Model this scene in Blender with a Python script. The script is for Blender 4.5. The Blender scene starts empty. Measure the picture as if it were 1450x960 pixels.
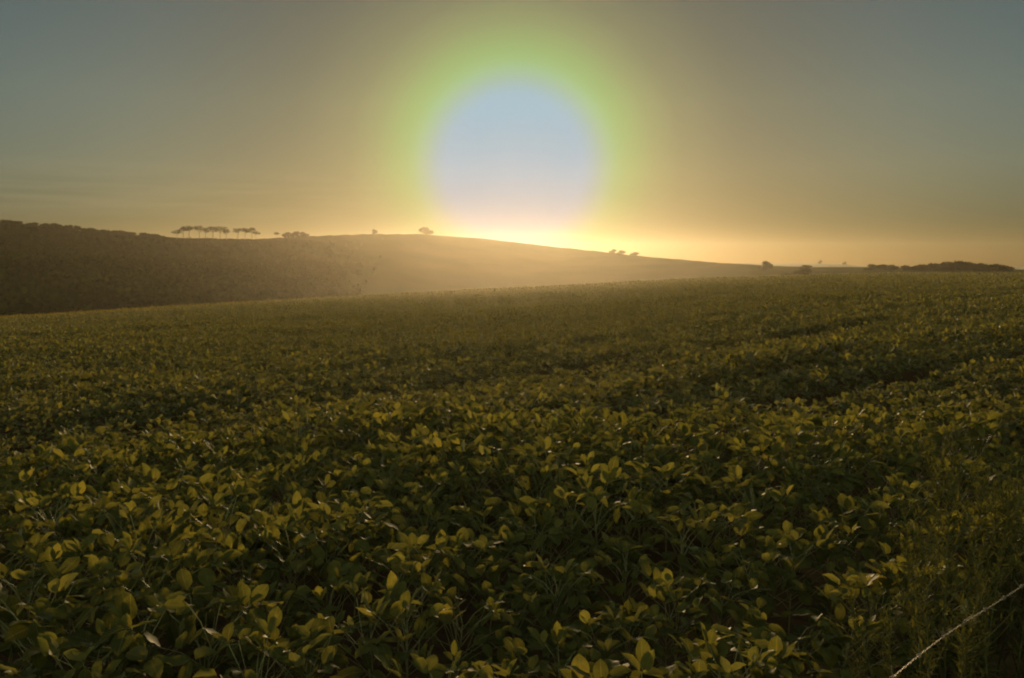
import bpy, math, random
import numpy as np
rng = np.random.default_rng(7)
random.seed(7)
S = bpy.context.scene
COL = S.collection
R = math.radians

# ------------------------------------------------------------------ view geometry
F, PITCH, CAMZ = 1250.0, R(4.94), 1.6          # focal length in photo pixels (1450 wide), tilt, eye height
SUN_EL, SUN_AZ = R(6.1), R(0.15)

def ray(px, py):
    xc, yc = (px-725)/F, -(py-480)/F
    return (xc, math.cos(PITCH)+yc*math.sin(PITCH), -math.sin(PITCH)+yc*math.cos(PITCH))
def azel(px, py):
    d = ray(px, py)
    return math.atan2(d[0], d[1]), d[2]/math.hypot(d[0], d[1])

# ------------------------------------------------------------------ terrain (real heights from a survey of the skyline)
EDGE = [(-250,466),(0,450),(150,440.5),(300,431),(480,420),(700,409),(850,401),(1000,393),(1150,388),(1300,386),(1450,387),(1700,391)]
RIDGE = [(-250,298),(-60,312),(0,315),(60,321),(130,328),(250,336),(360,338),(440,334),(530,331),(600,331.5),(680,337),(770,347),(900,362),(1020,372),(1090,376),(1150,378.5),(1230,379),(1300,380.5),(1380,381),(1450,382),(1700,385)]
REDGE = [(-250,85),(0,95),(300,120),(480,155),(700,220),(1000,255),(1200,250),(1450,235),(1700,235)]
RRIDGE = [(-250,325),(0,330),(300,350),(600,440),(800,440),(1000,390),(1100,350),(1450,330),(1700,330)]
def table(pts, kind):
    a, v = [], []
    for px, q in pts:
        if kind == 'y':
            az, te = azel(px, q)
        else:
            az, te = azel(px, 380)[0], q
        a.append(az); v.append(te)
    m = 0.5*(v[0]+v[-1])
    return np.array([-math.pi]+a+[math.pi]), np.array([m]+v+[m])
T_E, T_R = table(EDGE,'y'), table(RIDGE,'y')
T_RE, T_RR = table(REDGE,'r'), table(RRIDGE,'r')
def smooth_interp(a, T):
    s = 0
    for d, w in ((-0.02,.25),(0,.5),(0.02,.25)):
        s = s + w*np.interp(a+d, *T)
    return s
def sm(t):
    t = np.clip(t, 0, 1); return t*t*(3-2*t)
def wob(x, y, s, seed=0.0):
    return (np.sin(x/s*1.3+seed*3.1+1.7*np.sin(y/s*0.9+seed)) + np.sin(y/s*1.1+seed*1.7+1.3*np.sin(x/s*0.7+2*seed))
            + .6*np.sin((x+y)/s*2.3+seed*5.)+.6*np.sin((x-1.3*y)/s*1.9+seed*2.))/3.2
CROP_H = 0.5
def ground(x, y):
    x = np.asarray(x, float); y = np.asarray(y, float)
    a = np.arctan2(x, y); r = np.hypot(x, y)
    re, rr = smooth_interp(a, T_RE), smooth_interp(a, T_RR)
    ze = CAMZ + re*smooth_interp(a, T_E) - CROP_H*0.9
    zr = CAMZ + rr*np.interp(a, *T_R)
    depth = np.clip((zr-ze)*0.45, 0.4, 10)
    rv = re + 0.22*(rr-re)
    zf = ze*(r/re)
    z1 = ze - depth*sm((r-re)/(rv-re))
    z2 = (ze-depth) + (zr-ze+depth)*(np.clip((r-rv)/(rr-rv),0,1)**1.15)
    z3 = zr - 0.02*(r-rr) - 10*sm((r-rr)/300)
    z = np.where(r < re, zf, np.where(r < rv, z1, np.where(r < rr, z2, z3)))
    far = sm((r-re*0.2)/200)
    z = z + far*0.25*wob(x, y, 23) + 0.03*wob(x, y, 1.3, 2) + 0.05*wob(x, y, 6, 4)
    return np.where(r>1400, np.maximum(z, -30), z)

# ------------------------------------------------------------------ mesh helpers
def mesh_from(name, V, faces, mat=None, smooth=False, tint=None, uv=None):
    """V (n,3); faces: list of (m,k) int arrays; tint: per vertex float; uv: (n,2) per vertex"""
    V = np.ascontiguousarray(V, np.float32)
    faces = [np.asarray(f, np.int32) for f in (faces if isinstance(faces, list) else [faces])]
    faces = [f for f in faces if len(f)]
    loops = np.concatenate([f.ravel() for f in faces])
    tot = np.concatenate([np.full(len(f), f.shape[1], np.int32) for f in faces])
    start = np.concatenate([[0], np.cumsum(tot)[:-1]]).astype(np.int32)
    me = bpy.data.meshes.new(name)
    me.vertices.add(len(V)); me.vertices.foreach_set('co', V.ravel())
    me.loops.add(len(loops)); me.loops.foreach_set('vertex_index', loops)
    me.polygons.add(len(tot)); me.polygons.foreach_set('loop_start', start)
    if smooth: me.polygons.foreach_set('use_smooth', np.ones(len(tot), bool))
    if tint is not None:
        at = me.attributes.new('tint', 'FLOAT', 'POINT'); at.data.foreach_set('value', np.asarray(tint, np.float32))
    if uv is not None:
        l = me.uv_layers.new(name='UVMap'); l.data.foreach_set('uv', np.asarray(uv, np.float32)[loops].ravel())
    me.update(calc_edges=True); me.validate()
    if mat: me.materials.append(mat)
    return me
def link(name, me, parent=None, loc=None):
    o = bpy.data.objects.new(name, me); COL.objects.link(o)
    if parent is not None: o.parent = parent
    if loc is not None: o.location = loc
    return o
def tag(o, label=None, cat=None, group=None, kind=None):
    if label: o['label'] = label
    if cat: o['category'] = cat
    if group: o['group'] = group
    if kind: o['kind'] = kind
    return o

def tubes(P, Rad, sides=5):
    """list of polylines (k,3) with radii (k,) -> V, F"""
    Vs, Fs, n = [], [], 0
    ang = np.arange(sides)*2*np.pi/sides
    for p, ra in zip(P, Rad):
        p = np.asarray(p, float); k = len(p)
        t = np.gradient(p, axis=0); t /= np.linalg.norm(t, axis=1)[:,None]+1e-9
        ref = np.where(np.abs(t[:,2:3]) > .9, np.array([[1.,0,0]]), np.array([[0,0,1.]]))
        u = np.cross(t, ref); u /= np.linalg.norm(u,axis=1)[:,None]+1e-9
        w = np.cross(t, u)
        ring = p[:,None,:] + np.asarray(ra)[:,None,None]*(np.cos(ang)[None,:,None]*u[:,None,:]+np.sin(ang)[None,:,None]*w[:,None,:])
        Vs.append(ring.reshape(-1,3))
        i = np.arange(k-1)[:,None]*sides; j = np.arange(sides)[None,:]; j2 = (j+1)%sides
        q = np.stack([i+j, i+j2, i+sides+j2, i+sides+j], -1).reshape(-1,4)
        Fs.append(q+n); n += k*sides
    return np.concatenate(Vs), np.concatenate(Fs)

def frames(phi, th, roll):
    """leaf frames: Y along the leaf (heading phi, pitch th), X across, Z normal"""
    Y = np.stack([np.cos(phi)*np.cos(th), np.sin(phi)*np.cos(th), np.sin(th)], -1)
    X0 = np.stack([np.sin(phi), -np.cos(phi), np.zeros_like(phi)], -1)
    Z0 = np.cross(X0, Y)
    X = X0*np.cos(roll)[:,None] + Z0*np.sin(roll)[:,None]
    return X, Y, np.cross(X, Y)

def leaves(P, phi, th, roll, L, W, fold, curl, nt=6, tint=None):
    """ovate leaflets folded along the midrib and curling down to the tip"""
    n = len(P)
    X, Y, Z = frames(phi, th, roll)
    t = np.linspace(0, 1, nt)
    w = np.maximum((np.clip(t,0,1)**0.62)*((1-t)**0.72), 0)
    w = w/w.max(); w[0] = .06; w[-1] = .02
    if nt == 3: w = np.array([.25, 1, .05])
    s = np.array([-1., 0, 1.])
    hw = 0.5*W[:,None]*w[None,:]                                    # n,nt
    lx = hw[:,:,None]*s[None,None,:]*np.cos(fold)[:,None,None]
    ly = (L[:,None]*t[None,:]*(1-0.25*np.abs(curl)[:,None]*t[None,:]))[:,:,None] + 0*lx
    lz = hw[:,:,None]*np.abs(s)[None,None,:]*np.sin(fold)[:,None,None] - (curl*L)[:,None,None]*(t**2)[None,:,None]
    if nt >= 6:
        lz = lz + (0.035*L)[:,None,None]*np.abs(s)[None,None,:]*np.sin(t*11+0.0)[None,:,None]*w[None,:,None]
    V = P[:,None,None,:] + lx[...,None]*X[:,None,None,:] + ly[...,None]*Y[:,None,None,:] + lz[...,None]*Z[:,None,None,:]
    V = V.reshape(-1,3)
    base = (np.arange(n)*nt*3)[:,None,None]
    i = np.arange(nt-1)[None,:,None]*3; j = np.arange(2)[None,None,:]
    q = np.stack([base+i+j, base+i+j+1, base+i+3+j+1, base+i+3+j], -1).reshape(-1,4)
    tt = np.repeat(rng.random(n) if tint is None else tint, nt*3)
    uv = np.stack([np.broadcast_to(s[None,None,:], (n,nt,3)), np.broadcast_to(t[None,:,None], (n,nt,3))], -1).reshape(-1,2)
    return V, q, tt, uv

def kites(P, phi, th, roll, L, W):
    """one bent leaf-shaped face each, for leaves far away"""
    n = len(P); X, Y, Z = frames(phi, th, roll)
    V = np.stack([P, P+X*(W/2)[:,None]+Y*(L*.45)[:,None]+Z*(L*.1)[:,None], P+Y*L[:,None], P-X*(W/2)[:,None]+Y*(L*.45)[:,None]+Z*(L*.1)[:,None]], 1).reshape(-1,3)
    return V, np.arange(4*n).reshape(n,4), np.repeat(rng.random(n),4), None

# ------------------------------------------------------------------ materials
def new_mat(name):
    m = bpy.data.materials.new(name); m.use_nodes = True
    nt = m.node_tree; nt.nodes.clear()
    out = nt.nodes.new('ShaderNodeOutputMaterial')
    return m, nt, out
def N(nt, typ, **kw):
    n = nt.nodes.new(typ)
    for k, v in kw.items(): setattr(n, k, v)
    return n
def ramp(nt, stops, fac, interp='LINEAR'):
    n = N(nt, 'ShaderNodeValToRGB'); n.color_ramp.interpolation = interp
    el = n.color_ramp.elements
    while len(el) < len(stops): el.new(0.5)
    for e, (p, c) in zip(el, stops):
        e.position = p; e.color = (*c, 1)
    nt.links.new(fac, n.inputs[0])
    return n.outputs[0]

def leaf_material(name, dark, mid, light, trans=0.5, gloss=0.04, rough=0.45, veins=False, sheen=0):
    m, nt, out = new_mat(name); L = nt.links.new
    at = N(nt, 'ShaderNodeAttribute', attribute_name='tint')
    oi = N(nt, 'ShaderNodeObjectInfo')
    add = N(nt, 'ShaderNodeMath', operation='MULTIPLY_ADD'); L(oi.outputs['Random'], add.inputs[0]); add.inputs[1].default_value = .25; L(at.outputs['Fac'], add.inputs[2])
    sub = N(nt, 'ShaderNodeMath', operation='SUBTRACT'); L(add.outputs[0], sub.inputs[0]); sub.inputs[1].default_value = .12
    col = ramp(nt, [(0,dark),(.55,mid),(.9,light),(1,tuple(c*f for c,f in zip(light,(1.2,1.1,.9))))], sub.outputs[0])
    geo = N(nt, 'ShaderNodeNewGeometry')
    noi = N(nt, 'ShaderNodeTexNoise'); noi.inputs['Scale'].default_value = 45; noi.inputs['Detail'].default_value = 3
    L(geo.outputs['Position'], noi.inputs['Vector'])
    mul = N(nt, 'ShaderNodeMix', data_type='RGBA', blend_type='MULTIPLY'); mul.inputs[0].default_value = .5
    L(col, mul.inputs[6]); L(ramp(nt, [(.3,(.55,.55,.55)),(.7,(1.2,1.2,1.1))], noi.outputs[0]), mul.inputs[7])
    c = mul.outputs[2]
    bump = None
    if veins:
        uv = N(nt, 'ShaderNodeUVMap', uv_map='UVMap'); sp = N(nt, 'ShaderNodeSeparateXYZ'); L(uv.outputs[0], sp.inputs[0])
        ab = N(nt, 'ShaderNodeMath', operation='ABSOLUTE'); L(sp.outputs[0], ab.inputs[0])
        # side veins sweep forward from the midrib
        v1 = N(nt, 'ShaderNodeMath', operation='MULTIPLY_ADD'); L(ab.outputs[0], v1.inputs[0]); v1.inputs[1].default_value = -.28; L(sp.outputs[1], v1.inputs[2])
        v2 = N(nt, 'ShaderNodeMath', operation='MULTIPLY'); L(v1.outputs[0], v2.inputs[0]); v2.inputs[1].default_value = 9
        v3 = N(nt, 'ShaderNodeMath', operation='FRACT'); L(v2.outputs[0], v3.inputs[0])
        v4 = N(nt, 'ShaderNodeMath', operation='LESS_THAN'); L(v3.outputs[0], v4.inputs[0]); v4.inputs[1].default_value = .12
        v5 = N(nt, 'ShaderNodeMath', operation='LESS_THAN'); L(ab.outputs[0], v5.inputs[0]); v5.inputs[1].default_value = .07
        v6 = N(nt, 'ShaderNodeMath', operation='MAXIMUM'); L(v4.outputs[0], v6.inputs[0]); L(v5.outputs[0], v6.inputs[1])
        v7 = N(nt, 'ShaderNodeMath', operation='MULTIPLY'); L(v6.outputs[0], v7.inputs[0]); v7.inputs[1].default_value = .4
        vm = N(nt, 'ShaderNodeMix', data_type='RGBA'); L(v7.outputs[0], vm.inputs[0]); L(c, vm.inputs[6]); vm.inputs[7].default_value = (light[0]*1.7, light[1]*1.5, light[2]*2, 1)
        c = vm.outputs[2]
        bump = N(nt, 'ShaderNodeBump'); bump.inputs['Strength'].default_value = .35; bump.inputs['Distance'].default_value = .002
        L(noi.outputs[0], bump.inputs['Height'])
    d = N(nt, 'ShaderNodeBsdfDiffuse'); L(c, d.inputs[0])
    tr = N(nt, 'ShaderNodeBsdfTranslucent')
    tm = N(nt, 'ShaderNodeMix', data_type='RGBA', blend_type='MULTIPLY'); tm.inputs[0].default_value = 1; L(c, tm.inputs[6]); tm.inputs[7].default_value = (1.75, 1.55, .7, 1)
    L(tm.outputs[2], tr.inputs[0])
    mx = N(nt, 'ShaderNodeMixShader'); mx.inputs[0].default_value = trans; L(d.outputs[0], mx.inputs[1]); L(tr.outputs[0], mx.inputs[2])
    g = N(nt, 'ShaderNodeBsdfGlossy'); g.inputs['Roughness'].default_value = rough; g.inputs[0].default_value = (.8,.8,.8,1)
    mx2 = N(nt, 'ShaderNodeMixShader'); fr = N(nt, 'ShaderNodeFresnel'); fr.inputs[0].default_value = 1.45
    fm = N(nt, 'ShaderNodeMath', operation='MULTIPLY', use_clamp=True); L(fr.outputs[0], fm.inputs[0]); fm.inputs[1].default_value = gloss; L(fm.outputs[0], mx2.inputs[0]); L(mx.outputs[0], mx2.inputs[1]); L(g.outputs[0], mx2.inputs[2])
    if sheen:
        sh = N(nt, 'ShaderNodeBsdfSheen', distribution='MICROFIBER'); sh.inputs[0].default_value = (.9,.85,.6,1); sh.inputs['Roughness'].default_value = .45
        mx3 = N(nt, 'ShaderNodeMixShader'); mx3.inputs[0].default_value = sheen; L(mx2.outputs[0], mx3.inputs[1]); L(sh.outputs[0], mx3.inputs[2]); mx2 = mx3
    if bump:
        L(bump.outputs[0], d.inputs['Normal']); L(bump.outputs[0], g.inputs['Normal'])
    L(mx2.outputs[0], out.inputs[0])
    return m
def simple_mat(name, a, b, scale=8, rough=.8, metal=0, spec=.3):
    m, nt, out = new_mat(name); L = nt.links.new
    geo = N(nt, 'ShaderNodeNewGeometry'); noi = N(nt, 'ShaderNodeTexNoise'); noi.inputs['Scale'].default_value = scale; noi.inputs['Detail'].default_value = 6
    L(geo.outputs['Position'], noi.inputs['Vector'])
    p = N(nt, 'ShaderNodeBsdfPrincipled'); L(ramp(nt, [(.3,a),(.7,b)], noi.outputs[0]), p.inputs['Base Color'])
    p.inputs['Roughness'].default_value = rough; p.inputs['Metallic'].default_value = metal; p.inputs['Specular IOR Level'].default_value = spec
    L(p.outputs[0], out.inputs[0])
    return m

M_SOY = leaf_material('soy_leaf', (.041,.045,.012), (.066,.069,.018), (.088,.090,.025), trans=.5, gloss=.13, rough=.6, veins=True, sheen=0)
M_CROP = leaf_material('crop_leaf', (.044,.045,.013), (.071,.070,.020), (.094,.092,.026), trans=.5, gloss=.24, rough=.66, sheen=0)
M_STEM = simple_mat('soy_stem', (.09,.10,.035), (.20,.17,.08), 60, .55, spec=.5)
M_WEED = leaf_material('weed_leaf', (.024,.028,.009), (.038,.042,.012), (.058,.058,.016), trans=.4, gloss=.08, rough=.7)
M_GRASS = leaf_material('grass_blade', (.014,.018,.006), (.024,.027,.009), (.05,.042,.018), trans=.35, gloss=.08, rough=.7)
M_TREE = leaf_material('tree_foliage', (.014,.018,.007), (.022,.026,.010), (.032,.036,.012), trans=.12, gloss=.0)
M_BARK = simple_mat('bark', (.06,.045,.03), (.13,.10,.07), 3)
M_WIRE = simple_mat('weathered_wire', (.03,.023,.017), (.16,.145,.125), 38, .5, metal=.7)
M_WSTEM = simple_mat('weed_stem', (.05,.055,.02), (.09,.08,.035), 60, .9, spec=.05)

def ground_material():
    m, nt, out = new_mat('ground_surface'); L = nt.links.new
    at = N(nt, 'ShaderNodeAttribute', attribute_name='tint')                       # 0 bare soil, .5 pasture, 1 forest floor
    geo = N(nt, 'ShaderNodeNewGeometry')
    n1 = N(nt, 'ShaderNodeTexNoise'); n1.inputs['Scale'].default_value = 14; n1.inputs['Detail'].default_value = 8; L(geo.outputs['Position'], n1.inputs['Vector'])
    n2 = N(nt, 'ShaderNodeTexNoise'); n2.inputs['Scale'].default_value = .035; n2.inputs['Detail'].default_value = 7; L(geo.outputs['Position'], n2.inputs['Vector'])
    soil = ramp(nt, [(.3,(.045,.027,.016)),(.7,(.085,.052,.030))], n1.outputs[0])
    past = ramp(nt, [(.3,(.035,.038,.014)),(.5,(.052,.050,.018)),(.72,(.075,.062,.026))], n2.outputs[0])
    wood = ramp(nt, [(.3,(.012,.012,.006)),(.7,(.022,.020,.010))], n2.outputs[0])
    f1 = N(nt, 'ShaderNodeMapRange'); L(at.outputs['Fac'], f1.inputs[0]); f1.inputs[1].default_value = 0; f1.inputs[2].default_value = .5
    f2 = N(nt, 'ShaderNodeMapRange'); L(at.outputs['Fac'], f2.inputs[0]); f2.inputs[1].default_value = .5; f2.inputs[2].default_value = 1
    a = N(nt, 'ShaderNodeMix', data_type='RGBA'); L(f1.outputs[0], a.inputs[0]); L(soil, a.inputs[6]); L(past, a.inputs[7])
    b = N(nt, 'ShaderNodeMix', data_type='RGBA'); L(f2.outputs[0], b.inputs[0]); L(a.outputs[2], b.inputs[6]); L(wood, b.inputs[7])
    bump = N(nt, 'ShaderNodeBump'); bump.inputs['Strength'].default_value = .5; bump.inputs['Distance'].default_value = .03; L(n1.outputs[0], bump.inputs['Height'])
    d = N(nt, 'ShaderNodeBsdfDiffuse'); L(b.outputs[2], d.inputs[0]); L(bump.outputs[0], d.inputs['Normal']); L(d.outputs[0], out.inputs[0])
    return m

# ------------------------------------------------------------------ ground sheet
azs = np.concatenate([np.radians(np.arange(-180,-46,4.0)), np.radians(np.arange(-46,46,.16)), np.radians(np.arange(46,180.1,4.0))])
rs = np.concatenate([[0.01], np.geomspace(.25, 60, 150), np.geomspace(61, 900, 150), np.geomspace(905, 940, 3)])
A, RR = np.meshgrid(azs, rs, indexing='ij')
GX, GY = RR*np.sin(A), RR*np.cos(A)
GZ = ground(GX, GY)
re_g, rr_g = smooth_interp(A, T_RE), smooth_interp(A, T_RR)
AZ = lambda px: azel(px, 380)[0]
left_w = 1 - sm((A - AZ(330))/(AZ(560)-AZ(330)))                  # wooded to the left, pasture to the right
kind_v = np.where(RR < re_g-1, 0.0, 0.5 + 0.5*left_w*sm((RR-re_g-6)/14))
na, nr = A.shape
idx = np.arange(na*nr).reshape(na, nr)
q = np.stack([idx[:-1,:-1], idx[1:,:-1], idx[1:,1:], idx[:-1,1:]], -1).reshape(-1,4)[:, ::-1]
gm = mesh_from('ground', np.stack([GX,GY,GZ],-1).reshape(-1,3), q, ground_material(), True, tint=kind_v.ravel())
tag(link('ground', gm), 'dark soil of the crop field rolling away to pasture hills', 'ground', kind='structure')

# pale far ridge seen over the right-hand fields, far off
def far_hills():
    pts = [(940,374),(1020,372.3),(1085,372.6),(1130,372.5),(1165,373),(1215,375.2),(1260,377.5),(1330,379),(1400,378.5),(1432,377.4),(1475,376),(1600,377),(1750,380)]
    a = np.array([azel(*p)[0] for p in pts]); e = np.array([azel(*p)[1] for p in pts])
    aa = np.linspace(a[0], a[-1], 260)
    top = CAMZ + 770*np.interp(aa, a, e) + 0.5*wob(aa*2050, aa*0, 30, 3)
    prof = [(600,-1),(670,-.55),(725,-.15),(770,0),(815,-.2),(880,-1)]
    V = []
    for r, k in prof:
        z = top + k*22
        V.append(np.stack([r*np.sin(aa), r*np.cos(aa), z], -1))
    V = np.stack(V, 1).reshape(-1,3); n = len(prof)
    ii = np.arange(len(aa)*n).reshape(len(aa), n)
    qq = np.stack([ii[:-1,:-1], ii[1:,:-1], ii[1:,1:], ii[:-1,1:]], -1).reshape(-1,4)[:, ::-1]
    m = simple_mat('far_hill_cover', (.035,.045,.02), (.06,.06,.03), .02, .95)
    tag(link('distant_hills', mesh_from('distant_hills', V, qq, m, True)), 'pale hazy hills low on the horizon at right', 'hills', kind='structure')
far_hills()

# ------------------------------------------------------------------ soybean crop
TH = R(47.5)                                                        # the rows and the fence run the same way
def uv_of(x, y): return x*math.cos(TH)-y*math.sin(TH), x*math.sin(TH)+y*math.cos(TH)
def xy_of(u, v): return u*math.cos(TH)+v*math.sin(TH), -u*math.sin(TH)+v*math.cos(TH)
CROP_EDGE = -1.42

def plant_arrays(n_pet, h, spread, heavy=1.0):
    """petiole nodes/ends and leaflets of one plant at the origin"""
    nodes, ends, P, phi, th, roll, L, W, fold, curl = ([] for _ in range(10))
    a0 = rng.random()*6.28
    lean = rng.normal(0, .05, 2)
    for i in range(n_pet):
        k = (i+.5)/n_pet
        zz = h*(0.22+0.78*k)
        a = a0 + i*2.4 + rng.normal(0,.35)
        pl = (0.20*(1-k)+.10)*spread*rng.uniform(.8,1.25)
        up = rng.uniform(.35,.95) + .25*k
        nd = np.array([lean[0]*zz, lean[1]*zz, zz*.85])
        en = nd + pl*np.array([math.cos(a)*math.cos(up), math.sin(a)*math.cos(up), math.sin(up)])
        nodes.append(nd); ends.append(en)
        size = rng.uniform(.060,.094)*(1.05-.25*k*(k>.85))
        upright = rng.random() < .35
        for s in (0,-1,1):
            f = a + s*rng.uniform(.9,1.5)
            pit = rng.normal(.95,.3) if upright else rng.normal(-.05,.42)
            P.append(en + .008*np.array([math.cos(f),math.sin(f),0]) + (0.02*np.array([math.cos(a),math.sin(a),.3]) if s == 0 else 0))
            phi.append(f); th.append(pit); roll.append(rng.normal(0,.35)+s*.2)
            L.append(size*(1.08 if s==0 else .95)*rng.uniform(.88,1.1)); W.append(size*rng.uniform(.58,.74))
            fold.append(rng.uniform(.1,.55)); curl.append(rng.uniform(-.03,.32))
    return np.array(nodes), np.array(ends), [np.array(q) for q in (P,phi,th,roll,L,W,fold,curl)], lean

def make_soy(n_pet, h, spread):
    root = bpy.data.objects.new('soybean_plant', None); COL.objects.link(root); root.empty_display_size = .1
    nd, en, lf, lean = plant_arrays(n_pet, h, spread)
    V, Fq, tt, uv = leaves(*lf, nt=7)
    link('foliage', mesh_from('foliage', V, Fq, M_SOY, True, tt, uv), root)
    zs = np.linspace(-.04, h*.86, 6)
    P = [np.stack([lean[0]*zs, lean[1]*zs, zs], -1)]; Ra = [np.linspace(.0045,.002,6)]
    for a, b in zip(nd, en):
        mid = .5*(a+b)+np.array([0,0,.018]); P.append(np.stack([a, mid, b])); Ra.append(np.array([.0016,.0013,.001]))
    V, Fq = tubes(P, Ra, 5)
    link('stem', mesh_from('stem', V, Fq, M_STEM, True), root)
    return root

# where plants stand
us = -np.arange(abs(CROP_EDGE)/.5+.02, 120, 1.0)*.5
pu, pv = [], []
for u in us:
    vmax = 44
    v = np.arange(-vmax, vmax, .19)
    v = v + rng.normal(0,.035,len(v)); uu = u + rng.normal(0,.03,len(v)) + .05*np.sin(v*.35+u)
    pu.append(uu); pv.append(v)
pu = np.concatenate(pu); pv = np.concatenate(pv)
px_, py_ = xy_of(pu, pv)
pr, pa = np.hypot(px_, py_), np.arctan2(px_, py_)
keep = (pr < 42) & (pa > -R(46)) & (pa < R(52)) & (pr > .9)
vig = .5 + .5*wob(px_, py_, 1.7, 1.0) + rng.normal(0,.16,len(pr))     # patchy vigour: weak plants leave dark gaps
keep &= (vig > .06) | ((pr < 7) & (vig > -.15))
row_no = np.rint((-pu-abs(CROP_EDGE))/.5).astype(int)
keep &= ~((row_no % 9 == 6) & (rng.random(len(pr)) < .9) & (pr > 7))
row_vig = np.random.default_rng(3).normal(0, .075, 600)
row_h = row_vig[np.clip(row_no,0,599)]*np.clip((pr-4)/8,0,1) + .11*wob(pu*4, pv*.55, 1.6, 7.)
px_, py_, pr, pa, vig, row_h = (q[keep] for q in (px_, py_, pr, pa, vig, row_h))
pz_ = ground(px_, py_)
size_ = np.clip(.78+.30*vig + row_h + rng.normal(0,.06,len(pr)), .60+.22*np.clip((9-pr)/3,0,1), 1.28)

# nearest plants in view: each a thing of its own
xc = px_/py_/1.0
inview = (np.abs(px_) < py_*0.60+.15) & (pr > 1.75)
order = np.argsort(np.where(inview, pr, 1e9))[:300]
near = np.zeros(len(pr), bool); near[order] = True
R_NEAR = pr[order].max()
protos = [make_soy(int(rng.integers(18,24)), rng.uniform(.42,.52), rng.uniform(1.05,1.3)) for _ in range(12)]
SOY_LABEL = 'leafy green soybean plant in the nearest crop rows along the bottom'
for n, i in enumerate(order):
    src = protos[n % 12]
    if n < 12:
        o = src
    else:
        o = src.copy(); COL.objects.link(o)
        for ch in src.children:
            c = ch.copy(); COL.objects.link(c); c.parent = o
    o.location = (px_[i], py_[i], pz_[i]); o.rotation_euler = (rng.normal(0,.06), rng.normal(0,.06), rng.random()*6.283)
    s = size_[i]*1.02; o.scale = (s, s, s*rng.uniform(.95,1.08))
    tag(o, SOY_LABEL, 'soybean plant', 'soybean plants in the nearest rows')

# the rest of the crop: one mass
def crop_mass():
    parts = []
    rest = np.where(~near)[0]
    # a library of 24 plants for two levels of detail
    def lib(n_pet, spread, bigger):
        out = []
        for _ in range(24):
            _, _, lf, _ = plant_arrays(n_pet, rng.uniform(.42,.52), spread)
            lf[4] = lf[4]*bigger; lf[5] = lf[5]*bigger
            out.append(lf)
        return out
    for rmin, rmax, npet, big, nt in ((0,15,18,1.0,4),(15,27,13,1.1,3),(27,43,9,1.3,3)):
        L_ = lib(npet, .92, big)
        ids = rest[(pr[rest] >= rmin) & (pr[rest] < rmax)]
        which = rng.integers(0, 24, len(ids))
        for w in range(24):
            k = ids[which == w]
            if not len(k): continue
            P, phi, th, roll, L, W, fold, curl = L_[w]
            m, n = len(P), len(k)
            rot = rng.random(n)*6.283; sc = size_[k]
            c, s = np.cos(rot)[:,None], np.sin(rot)[:,None]
            X = (P[None,:,0]*c - P[None,:,1]*s)*sc[:,None] + px_[k][:,None]
            Y = (P[None,:,0]*s + P[None,:,1]*c)*sc[:,None] + py_[k][:,None]
            Z = P[None,:,2]*sc[:,None] + pz_[k][:,None]
            PP = np.stack([X,Y,Z],-1).reshape(-1,3)
            t = lambda a: np.tile(a, n)
            q = leaves(PP, (phi[None,:]+rot[:,None]).ravel(), t(th)+rng.normal(0,.12,m*n), t(roll), t(L)*np.repeat(sc,m), t(W)*np.repeat(sc,m), t(fold), t(curl), nt=nt)
            parts.append(q)
    # beyond 40 m: leaf clumps on the row crests, larger with distance
    n = 2050000
    r = np.exp(rng.uniform(math.log(39), math.log(262), n)); a = rng.uniform(R(-43), R(51), n)
    x, y = r*np.sin(a), r*np.cos(a)
    ok = r < smooth_interp(a, T_RE) - 1.5*rng.random(n)
    u, v = uv_of(x, y)
    ph = np.cos(2*np.pi*(u/.5)) * np.clip((110-r)/50, 0, 1)
    ok &= rng.random(n) < (.52+.48*ph)
    r, a, x, y, ph = r[ok], a[ok], x[ok], y[ok], ph[ok]; n = len(r)
    uu, vv = uv_of(x, y)
    strip = wob(uu*2.2, vv*.16, 2.2, 5.) + .6*wob(uu*.7, vv*.05, 2.2, 9.)
    trk = (np.rint((-uu-abs(CROP_EDGE))/.5).astype(int) % 9 == 6)*1.0
    band = .5+.5*np.sin(uv_of(x,y)[0]*.9+2*wob(x,y,15,2))
    s = .00185*r*rng.uniform(.7,1.3,n)
    z = ground(x,y) + CROP_H*(.46+.30*rng.random(n)+.10*band+.17*strip+.1*ph-.35*trk) - s*.3
    P = np.stack([x,y,z],-1)
    parts.append(kites(P, rng.random(n)*6.283, rng.normal(.15,.45,n), rng.normal(0,.4,n), s*1.2, s*.9))
    nv = 0; Vs, Fs, T = [], [], []
    for V, Fq, tt, uv in parts:
        Vs.append(V); Fs.append(Fq+nv); T.append(tt); nv += len(V)
    me = mesh_from('soybean_crop', np.concatenate(Vs), np.concatenate(Fs), M_CROP, True, np.concatenate(T))
    print('crop faces', len(me.polygons))
    tag(link('soybean_crop', me), 'wide green soybean field stretching from behind the front rows to the crest', 'crop field', kind='stuff')
crop_mass()

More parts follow.
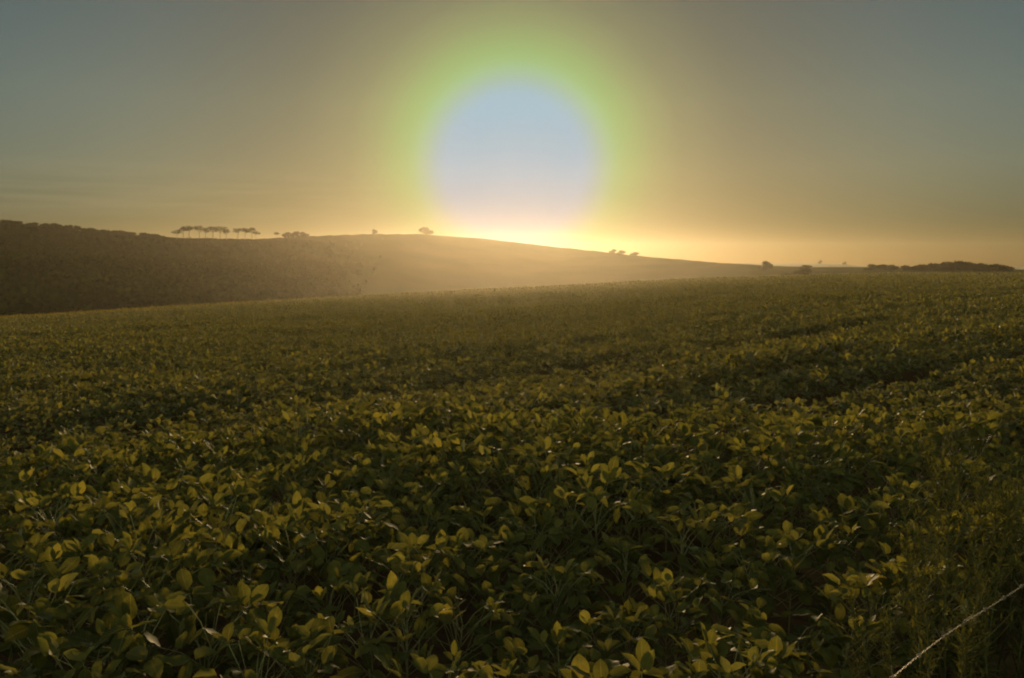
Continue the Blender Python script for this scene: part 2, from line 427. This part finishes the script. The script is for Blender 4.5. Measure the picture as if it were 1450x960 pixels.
# pale grass verge on the far crest of the field, left
def verge():
    n = 26000
    a = rng.uniform(AZ(-150), AZ(760), n)
    r = smooth_interp(a, T_RE) + rng.uniform(-1.2, 4.5, n)
    x, y = r*np.sin(a), r*np.cos(a); z = ground(x,y)
    V,Fq,tt,_ = leaves(np.stack([x,y,z],-1), rng.random(n)*6.283, rng.normal(1.1,.3,n), rng.normal(0,.3,n), rng.uniform(.35,.75,n), rng.uniform(.05,.12,n), rng.uniform(.1,.5,n), rng.uniform(0,.3,n), nt=3)
    m = leaf_material('dry_grass', (.06,.057,.02), (.09,.08,.028), (.13,.11,.04), trans=.5, gloss=0)
    tag(link('verge_grass', mesh_from('verge_grass', V, Fq, m, True, tt)), 'pale strip of grass along the far left crest of the field', 'grass', kind='stuff')
verge()

# ------------------------------------------------------------------ fence wire, weeds and rough grass at lower right
def wire():
    zc = .8
    def on(px, py):
        d = ray(px, py); t = (zc-CAMZ)/d[2]; return np.array([d[0]*t, d[1]*t, zc])
    A0, B0 = on(1265,962), on(1450,831)
    d = (B0-A0)/np.linalg.norm(B0-A0)
    root = bpy.data.objects.new('fence_wire', None); COL.objects.link(root); root.location = A0
    tag(root, 'thin twisted barbed wire strand slanting across the dark lower right corner', 'fence wire')
    s = np.arange(-2.6, 9.0, .006)
    sag = .012*np.sin(s*2.1+.4)+.006*np.sin(s*7.0)
    c = s[:,None]*d[None,:]; c[:,2] += sag - .0
    side = np.array([-d[1], d[0], 0])
    for k in range(2):
        ph = s/.045*2*np.pi + k*np.pi
        p = c + .0011*(np.cos(ph)[:,None]*side[None,:] + np.sin(ph)[:,None]*np.array([[0,0,1.]]))
        V, Fq = tubes([p], [np.full(len(s), .0007)], 5)
        link('strand', mesh_from('strand', V, Fq, M_WIRE, True), root)
    bm = None
    for s0 in np.arange(-.24, 2.2, .118):
        c0 = s0*d + np.array([0,0,.012*math.sin(s0*2.1+.4)+.006*math.sin(s0*7)])
        t = np.linspace(0, 2*np.pi*2.2, 26)
        coil = np.stack([+.0034*np.cos(t), (t/t[-1]-.5)*.014, +.0034*np.sin(t)], -1)
        pts = [np.concatenate([[[.018,-.008,.012]], coil, [[-.016,.009,.014]]])]
        th = rng.normal(0,.5)
        M = np.stack([side, d, np.array([0,0,1.])], 0)
        rot = np.array([[math.cos(th),0,math.sin(th)],[0,1,0],[-math.sin(th),0,math.cos(th)]])
        p = (pts[0]@rot)@M + c0
        V, Fq = tubes([p], [np.full(len(p), .0010)], 5)
        link('barb', mesh_from('barb', V, Fq, M_WIRE, True), root)
wire()

def make_weed(h):
    root = bpy.data.objects.new('tall_weed', None); COL.objects.link(root)
    lean = rng.normal(0,.07,2); zs = np.linspace(-.03, h, 12)
    cx = lambda z: np.array([lean[0]*z*(z/h), lean[1]*z*(z/h), z])
    P = [np.stack([cx(z) for z in zs])]; Ra = [np.linspace(.0048,.0012,12)]
    LP, phi, th, L = [], [], [], []
    n = int(150*h)
    for i in range(n):
        k = i/n; z = h*(.12+.86*k)
        a = i*2.4+rng.normal(0,.4); LP.append(cx(z)); phi.append(a); th.append(rng.normal(.7,.3)); L.append(rng.uniform(.045,.085)*(1.15-.6*k))
    for b in range(13):                                             # flowering side branches
        k = rng.uniform(.4,.97); z = h*k; a = rng.random()*6.28; l = rng.uniform(.12,.26)*(1.25-.7*k); up = rng.uniform(.7,1.15)
        base = cx(z); t = np.linspace(0,1,5)[:,None]
        pts = base + l*t*np.array([[math.cos(a)*math.cos(up), math.sin(a)*math.cos(up), math.sin(up)]]) + np.array([[0,0,1.]])*.05*t*t
        P.append(pts); Ra.append(np.linspace(.0016,.0006,5))
        for j in range(16):
            f = rng.random(); LP.append(base + (pts[-1]-base)*f); phi.append(rng.random()*6.28); th.append(rng.normal(.8,.4)); L.append(rng.uniform(.02,.045))
    LP = np.array(LP); m = len(LP); L = np.array(L)
    V,Fq,tt,_ = leaves(LP, np.array(phi), np.array(th), rng.normal(0,.4,m), L, L*rng.uniform(.10,.17,m), rng.uniform(.1,.5,m), rng.uniform(0,.4,m), nt=4)
    link('foliage', mesh_from('foliage', V, Fq, M_WEED, True, tt), root)
    V, Fq = tubes(P, Ra, 5); link('stem', mesh_from('stem', V, Fq, M_WSTEM, True), root)
    return root
WEED_LABEL = 'tall feathery weed with thin upright stems at the lower right field edge'
wp = [make_weed(h) for h in (.95,.82,.70,.88)]
spots = []
def spot(px, u):                                                   # a place on the line u of the verge, in direction px
    d = ray(px, 700); uu = d[0]*math.cos(TH)-d[1]*math.sin(TH); t = u/uu
    return d[0]*t, d[1]*t
for px, u, s in ((1285,-1.22,.82),(1305,-1.30,.92),(1322,-1.1,.86),(1338,-1.34,1.0),(1352,-1.18,1.04),(1366,-1.28,1.06),(1380,-1.05,.95),(1393,-1.3,1.0),
                 (1405,-1.15,.9),(1420,-1.0,.85),(1438,-1.25,.9),(1330,-.98,.8),(1296,-1.02,.7),(1450,-1.1,.95),(1470,-1.2,.95),(1265,-1.2,.62),(1240,-1.1,.5),(1360,-.95,.85),(1412,-1.32,.95),(1490,-1.0,.9)):
    spots.append((*spot(px, u), s))
for n, (x, y, s) in enumerate(spots):
    o = wp[n % 4]
    if n >= 4:
        src = o; o = src.copy(); COL.objects.link(o)
        for ch in src.children:
            c = ch.copy(); COL.objects.link(c); c.parent = o
    o.location = (x, y, float(ground(x,y))); o.rotation_euler = (rng.normal(0,.05), rng.normal(0,.05), rng.random()*6.28); o.scale = (s*1.05, s*1.05, s)
    tag(o, WEED_LABEL, 'weed', 'tall weeds beside the wire')

def rough_grass():
    n = 34000
    u = rng.uniform(-1.5, 1.0, n); v = -1.0 + 31*rng.random(n)**1.6; u = np.where(v > 6, u+rng.random(n)*5*(u > -.5), u)
    x, y = xy_of(u, v); k = (np.hypot(x,y) > .55) & (y > .1)
    x, y, u = x[k], y[k], u[k]; n = len(x); z = ground(x,y)
    L = rng.uniform(.12,.42,n)*(1-.25*(u>-.7))
    V,Fq,tt,_ = leaves(np.stack([x,y,z-.02],-1), rng.random(n)*6.283, rng.normal(1.15,.28,n), rng.normal(0,.3,n), L, rng.uniform(.004,.009,n), rng.uniform(.1,.5,n), rng.uniform(0,.6,n), nt=5)
    tag(link('rough_grass', mesh_from('rough_grass', V, Fq, M_GRASS, True, tt)), 'dark rough grass growing under the wire at lower right', 'grass', kind='stuff')
rough_grass()

# ------------------------------------------------------------------ trees
def crown_clumps(lobes, n_leaf, size):
    """leaf faces spread through several ellipsoid lobes, denser to the outside"""
    P = []
    vol = np.array([l[3]*l[4]*l[5] for l in lobes])**.8; cnt = np.maximum((n_leaf*vol/vol.sum()).astype(int), 12)
    for (x,y,z,a,b,c), m in zip(lobes, cnt):
        d = rng.normal(0,1,(m,3)); d /= np.linalg.norm(d,axis=1)[:,None]
        d *= (rng.random(m)**.4)[:,None]*rng.uniform(.82,1.12,m)[:,None]
        P.append(np.array([x,y,z])+d*np.array([a,b,c]))
    P = np.concatenate(P); n = len(P)
    s = size*rng.uniform(.6,1.4,n)
    return leaves(P, rng.random(n)*6.283, rng.normal(.1,.6,n), rng.normal(0,.7,n), s, s*.75, rng.uniform(.1,.6,n), rng.uniform(0,.4,n), nt=3)

def tree(name, label, cat, px, r, h, w, form, group=None, dz=0):
    az = azel(px, 380)[0]; x, y = r*math.sin(az), r*math.cos(az)
    root = bpy.data.objects.new(name, None); COL.objects.link(root)
    root.location = (x, y, float(ground(x,y))+dz); root.rotation_euler = (0,0,rng.random()*6.28)
    tag(root, label, cat, group)
    lobes, limbs, rad = [], [], []
    tilt = rng.normal(0,.05,2)
    if form == 'umbrella':
        th = h*rng.uniform(.42,.56)
        top = np.array([tilt[0]*th, tilt[1]*th, th])
        limbs.append(np.stack([np.array([0,0,-.5]), top*.5+np.array([rng.normal(0,.02)*h,0,0]), top])); rad.append(np.array([.04,.030,.022])*h)
        for k in range(7):
            a = k*.9+rng.normal(0,.4); rr = w*rng.uniform(.12,.36)
            e = np.array([top[0]+math.cos(a)*rr, top[1]+math.sin(a)*rr, h*rng.uniform(.62,.86)])
            limbs.append(np.stack([top, .5*(top+e)+np.array([0,0,-.02*h]), e])); rad.append(np.array([.016,.012,.007])*h)
            lobes.append((e[0],e[1],e[2], w*rng.uniform(.16,.26), w*rng.uniform(.16,.26), h*rng.uniform(.09,.16)))
        lobes.append((top[0],top[1],h*.84, w*.25, w*.25, h*.14))
        nl = 520
    else:
        dome = form == 'round'
        th = h*(.45 if dome else .3)
        limbs.append(np.stack([np.array([0,0,-.5]), np.array([tilt[0],tilt[1],th*.5]), np.array([tilt[0]*2,tilt[1]*2,th])])); rad.append(np.array([.05,.04,.025])*h)
        for k in range(11):
            zf = (k*.381+.1) % 1
            a = k*2.4+rng.normal(0,.3); rr = w*.34*math.sqrt(max(.02, 1-zf**1.6))*rng.uniform(.7,1.1)
            e = np.array([math.cos(a)*rr, math.sin(a)*rr, h*(.14+.66*zf)])
            limbs.append(np.stack([np.array([0,0,th*.6]), .5*e+np.array([0,0,th*.3]), e])); rad.append(np.array([.02,.013,.006])*h)
            q_ = rng.uniform(.17,.26)
            lobes.append((e[0],e[1],e[2], w*q_, w*q_, h*rng.uniform(.17,.25)))
        lobes.append((0,0,h*.42, w*(.36 if dome else .3), w*(.36 if dome else .3), h*(.44 if dome else .34)))
        nl = 2600
    V,Fq,tt,_ = crown_clumps(lobes, nl, max(.06*max(h,w), .22))
    link('crown', mesh_from('crown', V, Fq, M_TREE, True, tt), root)
    V,Fq = tubes(limbs, rad, 6)
    link('trunk' if form != 'bush' else 'stems', mesh_from('trunk', V, Fq, M_BARK, True), root)
    return root
def rr_at(px, off=0): return float(np.interp(azel(px,380)[0], *T_RR))+off
def mpp(px, off=0): return rr_at(px, off)/F/math.cos(azel(px,380)[0])    # metres per photo pixel at the ridge
ORD = ['first','second','third','fourth','fifth','sixth','seventh','eighth','ninth','tenth','eleventh','twelfth']
row = [(252,9,13),(261,12,14),(270,14,14),(284,14,13),(293,13,16),(303,12,15),(313,13,15),(322,12,14),(338,14,16),(348,12,14),(358,12,13),(364,9,13)]
for n, (px, hp, wp_) in enumerate(row):
    k = mpp(px)
    tree('umbrella_tree', f'flat-topped tree on the left ridge, {ORD[n]} from the left in its row', 'tree', px, rr_at(px, -2+rng.normal(0,3)), (hp+2.0+rng.normal(0,.9))*k, wp_*k*rng.uniform(.85,1.25), 'umbrella', 'flat-topped trees in a row on the ridge')
k = mpp(393); tree('umbrella_tree', 'small flat-topped tree alone between the ridge row and a dark thicket', 'tree', 393, rr_at(393,-2), 8.0*k, 13*k, 'umbrella')
for px, hp, wp_, lab in ((407,8,14,'left bush of the dark three-bush thicket on the ridge'),(419,8.5,17,'middle bush of the dark three-bush thicket on the ridge'),(431,7,15,'right bush of the dark three-bush thicket on the ridge')):
    k = mpp(px); tree('ridge_bush', lab, 'bush', px, rr_at(px,-2), hp*k, wp_*k, 'bush', 'bushes in the ridge thicket')
k = mpp(531); tree('ridge_tree', 'tiny lone tree on the bare ridge left of the sun', 'tree', 531, rr_at(531,-2), 7.5*k, 9*k, 'round')
k = mpp(603); tree('ridge_tree', 'rounded dome-shaped tree on the ridge just under the sun', 'tree', 603, rr_at(603,-2), 9.5*k, 22*k, 'round')
for px, hp, wp_, lab in ((868,6,12,'low bush at the left end of the hedge right of the sun'),(880,5.5,14,'low bush second from left in the hedge right of the sun'),(898,5,15,'low bush at the right end of the hedge right of the sun')):
    k = mpp(px); tree('ridge_bush', lab, 'bush', px, rr_at(px,-2), hp*k, wp_*k, 'bush', 'bushes on the slope right of the sun')
k = mpp(1086,-30); tree('lone_tree', 'lone dark round tree on the skyline right of the sun', 'tree', 1086, rr_at(1086,-30), 14*k, 18*k, 'round')
k = mpp(1138,-90); tree('field_bush', 'dark round bush on the field edge below the skyline', 'bush', 1138, rr_at(1138,-90), 11*k, 26*k, 'bush')
k = mpp(1112,-90); tree('field_bush', 'low flat bush just left of the round field bush', 'bush', 1114, rr_at(1114,-90), 5*k, 26*k, 'bush')
k = mpp(1141,-8); tree('field_bush', 'low bush on the skyline above the round field bush', 'bush', 1141, rr_at(1141,-8), 4.5*k, 17*k, 'bush')
hed = [(1236,4.5,20),(1250,4.5,20),(1263,4,18),(1284,3,18),(1302,4,24),(1320,5.5,28),(1338,7.5,30),(1356,8,30),(1374,7,28),(1392,5.5,26),(1409,4.5,24),(1424,3.5,20)]
for n, (px, hp, wp_) in enumerate(hed):
    k = mpp(px,-20)
    tree('hedge_bush', f'dark bush on the right skyline, {ORD[n]} from the left in the long hedge', 'bush', px, rr_at(px,-20), (hp+3)*k, wp_*k, 'bush', 'bushes of the long hedge on the right skyline')
tops = [(14,6,16),(26,5,14),(48,5,15),(70,6,16),(81,9,14),(94,7,15),(101,9,9),(110,9,12),(124,6,12),(131,8,14),(147,6,16),(163,6,16),(172,7,16),(186,5,14),(206,6,14),(222,4,16)]
NUM = ORD+['thirteenth','fourteenth','fifteenth','sixteenth']
for n, (px, hp, wp_) in enumerate(tops):
    k = mpp(px)
    tree('ridge_tree', f'rounded treetop on the far left skyline, {NUM[n]} from the left edge', 'tree', px, rr_at(px,-3), (hp*.6+2.6)*k, wp_*k*1.3, 'bush', 'treetops along the far left skyline', dz=-.4)
# two specks on the far hills
for px, r, h, lab in ((1161,767,3.6,'tiny pale tree on the distant horizon hills, left of the pair'),(1196,767,3.3,'tiny pale tree on the distant horizon hills, right of the pair')):
    az = azel(px,380)[0]; x, y = r*math.sin(az), r*math.cos(az)
    e = np.interp(px, [1130,1165,1215],[372.5,373,375.2]); zt = CAMZ + 770*azel(px, e)[1]
    t = tree('horizon_tree', lab, 'tree', px, r, h, 4, 'bush', 'trees on the distant hills', dz=0); t.location.z = zt-.6

def woodland():
    n = 6500
    a = rng.uniform(AZ(-160), AZ(560), n)
    re, rr = smooth_interp(a, T_RE), smooth_interp(a, T_RR)
    t = rng.random(n)**1.1
    r = re + 45 + (rr-4-re-45)*t
    lim = 1 - sm((a-AZ(330))/(AZ(560)-AZ(330)))                    # the wood thins out towards the bare hill
    ok = rng.random(n) < np.maximum(lim, .0)*np.where(t > .55, .8, 1)
    a, r, t = a[ok], r[ok], t[ok]; n = len(a)
    x, y = r*np.sin(a), r*np.cos(a); z = ground(x,y)
    h = (np.interp(t, [0,.35,.6,.85,1], [7,6,3.2,1.8,.7])*rng.uniform(.75,1.3,n))*(1-.35*(1-np.interp(a,[AZ(100),AZ(500)],[1,0])))
    Vs, Fs, T, nv = [], [], [], 0
    m = 80
    d = rng.normal(0,1,(n,m,3)); d /= np.linalg.norm(d,axis=2)[...,None]; d *= (rng.random((n,m))**.35)[...,None]
    P = np.stack([x,y,z+h*.55],-1)[:,None,:] + d*np.stack([h*.42,h*.42,h*.48],-1)[:,None,:]
    P = P.reshape(-1,3); k = len(P); s = np.repeat(h*.11, m)*rng.uniform(.6,1.4,k)
    tt = np.clip(np.repeat(rng.random(n)*.7, m)+rng.random(k)*.3, 0, 1)
    V,Fq,_,_ = kites(P, rng.random(k)*6.283, rng.normal(.1,.6,k), rng.normal(0,.7,k), s*1.2, s); tt = np.repeat(tt, 4)
    tag(link('woodland', mesh_from('woodland', V, Fq, M_TREE, True, tt)), 'dark hazy woodland filling the valley and hillside at left', 'woodland', kind='stuff')
woodland()

# ------------------------------------------------------------------ haze
def haze():
    x, y0, y1, z0, z1 = 960, -960, 960, -64, 22.6
    V = np.array([(sx*x, y, z) for z in (z0,z1) for y in (y0,y1) for sx in (-1,1)], float)
    Fq = np.array([(0,2,3,1),(4,5,7,6),(0,1,5,4),(2,6,7,3),(0,4,6,2),(1,3,7,5)])
    m, nt, out = new_mat('evening_haze')
    p = N(nt, 'ShaderNodeVolumePrincipled')
    p.inputs['Color'].default_value = HAZE_COL; p.inputs['Density'].default_value = HAZE_D; p.inputs['Anisotropy'].default_value = HAZE_G
    p.inputs['Density Attribute'].default_value = ''; p.inputs['Temperature Attribute'].default_value = ''; p.inputs['Color Attribute'].default_value = ''
    nt.links.new(p.outputs[0], out.inputs['Volume'])
    o = link('haze', mesh_from('haze', V, Fq, m)); tag(o, 'thin warm evening haze over the fields', 'haze', kind='stuff')
HAZE_COL, HAZE_D, HAZE_G = (1,.92,.76,1), .000126, .785
haze()

# ------------------------------------------------------------------ sky, sun, camera
sun_dir = (math.sin(SUN_AZ)*math.cos(SUN_EL), math.cos(SUN_AZ)*math.cos(SUN_EL), math.sin(SUN_EL))
def world():
    w = bpy.data.worlds.new('World'); S.world = w; w.use_nodes = True
    nt = w.node_tree; nt.nodes.clear(); L = nt.links.new
    out = N(nt, 'ShaderNodeOutputWorld'); bg = N(nt, 'ShaderNodeBackground')
    sky = N(nt, 'ShaderNodeTexSky', sky_type='NISHITA'); sky.sun_disc = False
    sky.sun_elevation = SUN_EL; sky.sun_rotation = SUN_AZ; sky.air_density = 1.0; sky.dust_density = .7; sky.ozone_density = 1.0
    tc = N(nt, 'ShaderNodeTexCoord')
    nrm = N(nt, 'ShaderNodeVectorMath', operation='NORMALIZE'); L(tc.outputs['Generated'], nrm.inputs[0])
    dot = N(nt, 'ShaderNodeVectorMath', operation='DOT_PRODUCT'); L(nrm.outputs[0], dot.inputs[0]); dot.inputs[1].default_value = sun_dir
    ac = N(nt, 'ShaderNodeMath', operation='ARCCOSINE'); L(dot.outputs['Value'], ac.inputs[0])
    fac = N(nt, 'ShaderNodeMath', operation='DIVIDE'); L(ac.outputs[0], fac.inputs[0]); fac.inputs[1].default_value = R(30)
    # the aureole round the low sun, added to the sky (radiance after the Background strength)
    d = 30.0
    glow = ramp(nt, [(g/d, tuple(k*.86/5 for k in c)) for g, c in GLOW], fac.outputs[0], 'B_SPLINE')
    wt = N(nt, 'ShaderNodeMix', data_type='RGBA', blend_type='MULTIPLY'); wt.inputs[0].default_value = 1; L(sky.outputs[0], wt.inputs[6]); wt.inputs[7].default_value = (*SKY_TINT, 1)
    keep = ramp(nt, [(g/d, (k,k,k)) for g, k in KEEP], fac.outputs[0], 'B_SPLINE')
    mk = N(nt, 'ShaderNodeMix', data_type='RGBA', blend_type='MULTIPLY'); mk.inputs[0].default_value = 1; L(wt.outputs[2], mk.inputs[6]); L(keep, mk.inputs[7])
    up = N(nt, 'ShaderNodeMapRange', interpolation_type='SMOOTHSTEP'); L(ac.outputs[0], up.inputs[0])  # unseen sky far from the sun is boosted to fill the leaf shadows
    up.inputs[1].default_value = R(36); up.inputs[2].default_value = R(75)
    hc = N(nt, 'ShaderNodeMix', data_type='RGBA'); L(up.outputs[0], hc.inputs[0]); hc.inputs[6].default_value = (1,1,1,1); hc.inputs[7].default_value = (*SKY_FILL, 1)
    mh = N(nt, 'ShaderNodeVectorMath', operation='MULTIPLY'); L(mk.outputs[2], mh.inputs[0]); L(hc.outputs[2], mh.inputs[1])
    # the lowest band of air is redder and dimmer
    sz = N(nt, 'ShaderNodeSeparateXYZ'); L(nrm.outputs[0], sz.inputs[0])
    low = ramp(nt, [(0,(.40,.40,.46)),(.045,(.46,.50,.62)),(.10,(.82,.82,.88)),(.17,(1,1,1))], sz.outputs[2])
    
    # thin cloud wisps low over the left ridge
    mp = N(nt, 'ShaderNodeMapping'); mp.inputs['Scale'].default_value = (3.2,3.2,60); L(nrm.outputs[0], mp.inputs[0])
    no = N(nt, 'ShaderNodeTexNoise'); no.inputs['Scale'].default_value = 1.6; no.inputs['Detail'].default_value = 4; L(mp.outputs[0], no.inputs['Vector'])
    sp = N(nt, 'ShaderNodeSeparateXYZ'); L(nrm.outputs[0], sp.inputs[0])
    zm = ramp(nt, [(.0,(0,0,0)),(.035,(0,0,0)),(.062,(1,1,1)),(.075,(1,1,1)),(.105,(0,0,0))], sp.outputs[2])
    xm = N(nt, 'ShaderNodeMapRange'); L(sp.outputs[0], xm.inputs[0]); xm.inputs[1].default_value = -.10; xm.inputs[2].default_value = -.28
    cm = N(nt, 'ShaderNodeMath', operation='MULTIPLY'); L(zm, cm.inputs[0]); L(xm.outputs[0], cm.inputs[1])
    cn = ramp(nt, [(.42,(0,0,0)),(.68,(1,1,1))], no.outputs[0])
    cc = N(nt, 'ShaderNodeMath', operation='MULTIPLY'); L(cm.outputs[0], cc.inputs[0]); L(cn, cc.inputs[1])
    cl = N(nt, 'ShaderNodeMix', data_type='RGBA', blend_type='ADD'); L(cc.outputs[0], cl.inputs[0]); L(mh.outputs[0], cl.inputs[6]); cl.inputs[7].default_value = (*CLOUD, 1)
    ad = N(nt, 'ShaderNodeMix', data_type='RGBA', blend_type='ADD'); ad.inputs[0].default_value = 1; g5 = N(nt, 'ShaderNodeVectorMath', operation='SCALE'); g5.inputs['Scale'].default_value = 5; L(glow, g5.inputs[0]); L(cl.outputs[2], ad.inputs[6]); L(g5.outputs[0], ad.inputs[7])
    ml = N(nt, 'ShaderNodeVectorMath', operation='MULTIPLY'); L(ad.outputs[2], ml.inputs[0]); L(low, ml.inputs[1])
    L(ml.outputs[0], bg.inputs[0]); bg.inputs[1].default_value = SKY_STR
    L(bg.outputs[0], out.inputs[0])
SKY_STR = .05
SKY_FILL = (18.5,12,6)  # added warm fill: gain on the out-of-frame sky
SKY_TINT = (.265,.312,.318)
CLOUD = (.7,.5,.25)
GLOW = [(0,(1.5,4.0,6.3)),(3.0,(1.5,4.0,6.3)),(4.0,(1.6,4.0,6.2)),(4.8,(1.8,4.0,5.2)),(5.5,(2.0,4.1,3.4)),(6.2,(1.9,4.2,1.9)),(6.9,(1.8,3.7,1.2)),(7.7,(1.6,3.0,.95)),(8.8,(1.5,2.1,.8)),(10.5,(.9,1.05,.5)),(14,(.12,.18,.12)),(19,(0,0,0))]
KEEP = [(0,0),(4,0),(8,.2),(12,.40),(16,.58),(20,.76),(24,.9),(30,1)]
world()

sun = bpy.data.lights.new('sun', 'SUN'); sun.energy = 2.9; sun.angle = R(4); sun.color = (1,.68,.34)
so = bpy.data.objects.new('sun', sun); COL.objects.link(so)
so.rotation_euler = (R(90)-SUN_EL+math.pi, 0, 0)
from mathutils import Vector
so.rotation_euler = Vector(sun_dir).to_track_quat('Z','Y').to_euler()

cam = bpy.data.cameras.new('camera'); co = bpy.data.objects.new('camera', cam); COL.objects.link(co)
cam.sensor_width = 36; cam.lens = 36*F/1450; cam.clip_start = .05; cam.clip_end = 6000
co.location = (0,0,CAMZ); co.rotation_euler = (R(90)-PITCH, 0, 0)
S.camera = co

vs = S.view_settings; vs.view_transform = 'Standard'; vs.look = 'None'; vs.gamma = 1; vs.use_curve_mapping = False
vs.exposure = 1.12
S.cycles.use_denoising = True; S.cycles.filter_width = 2.0
S.cycles.max_bounces = 6; S.cycles.volume_bounces = 0; S.cycles.transparent_max_bounces = 4
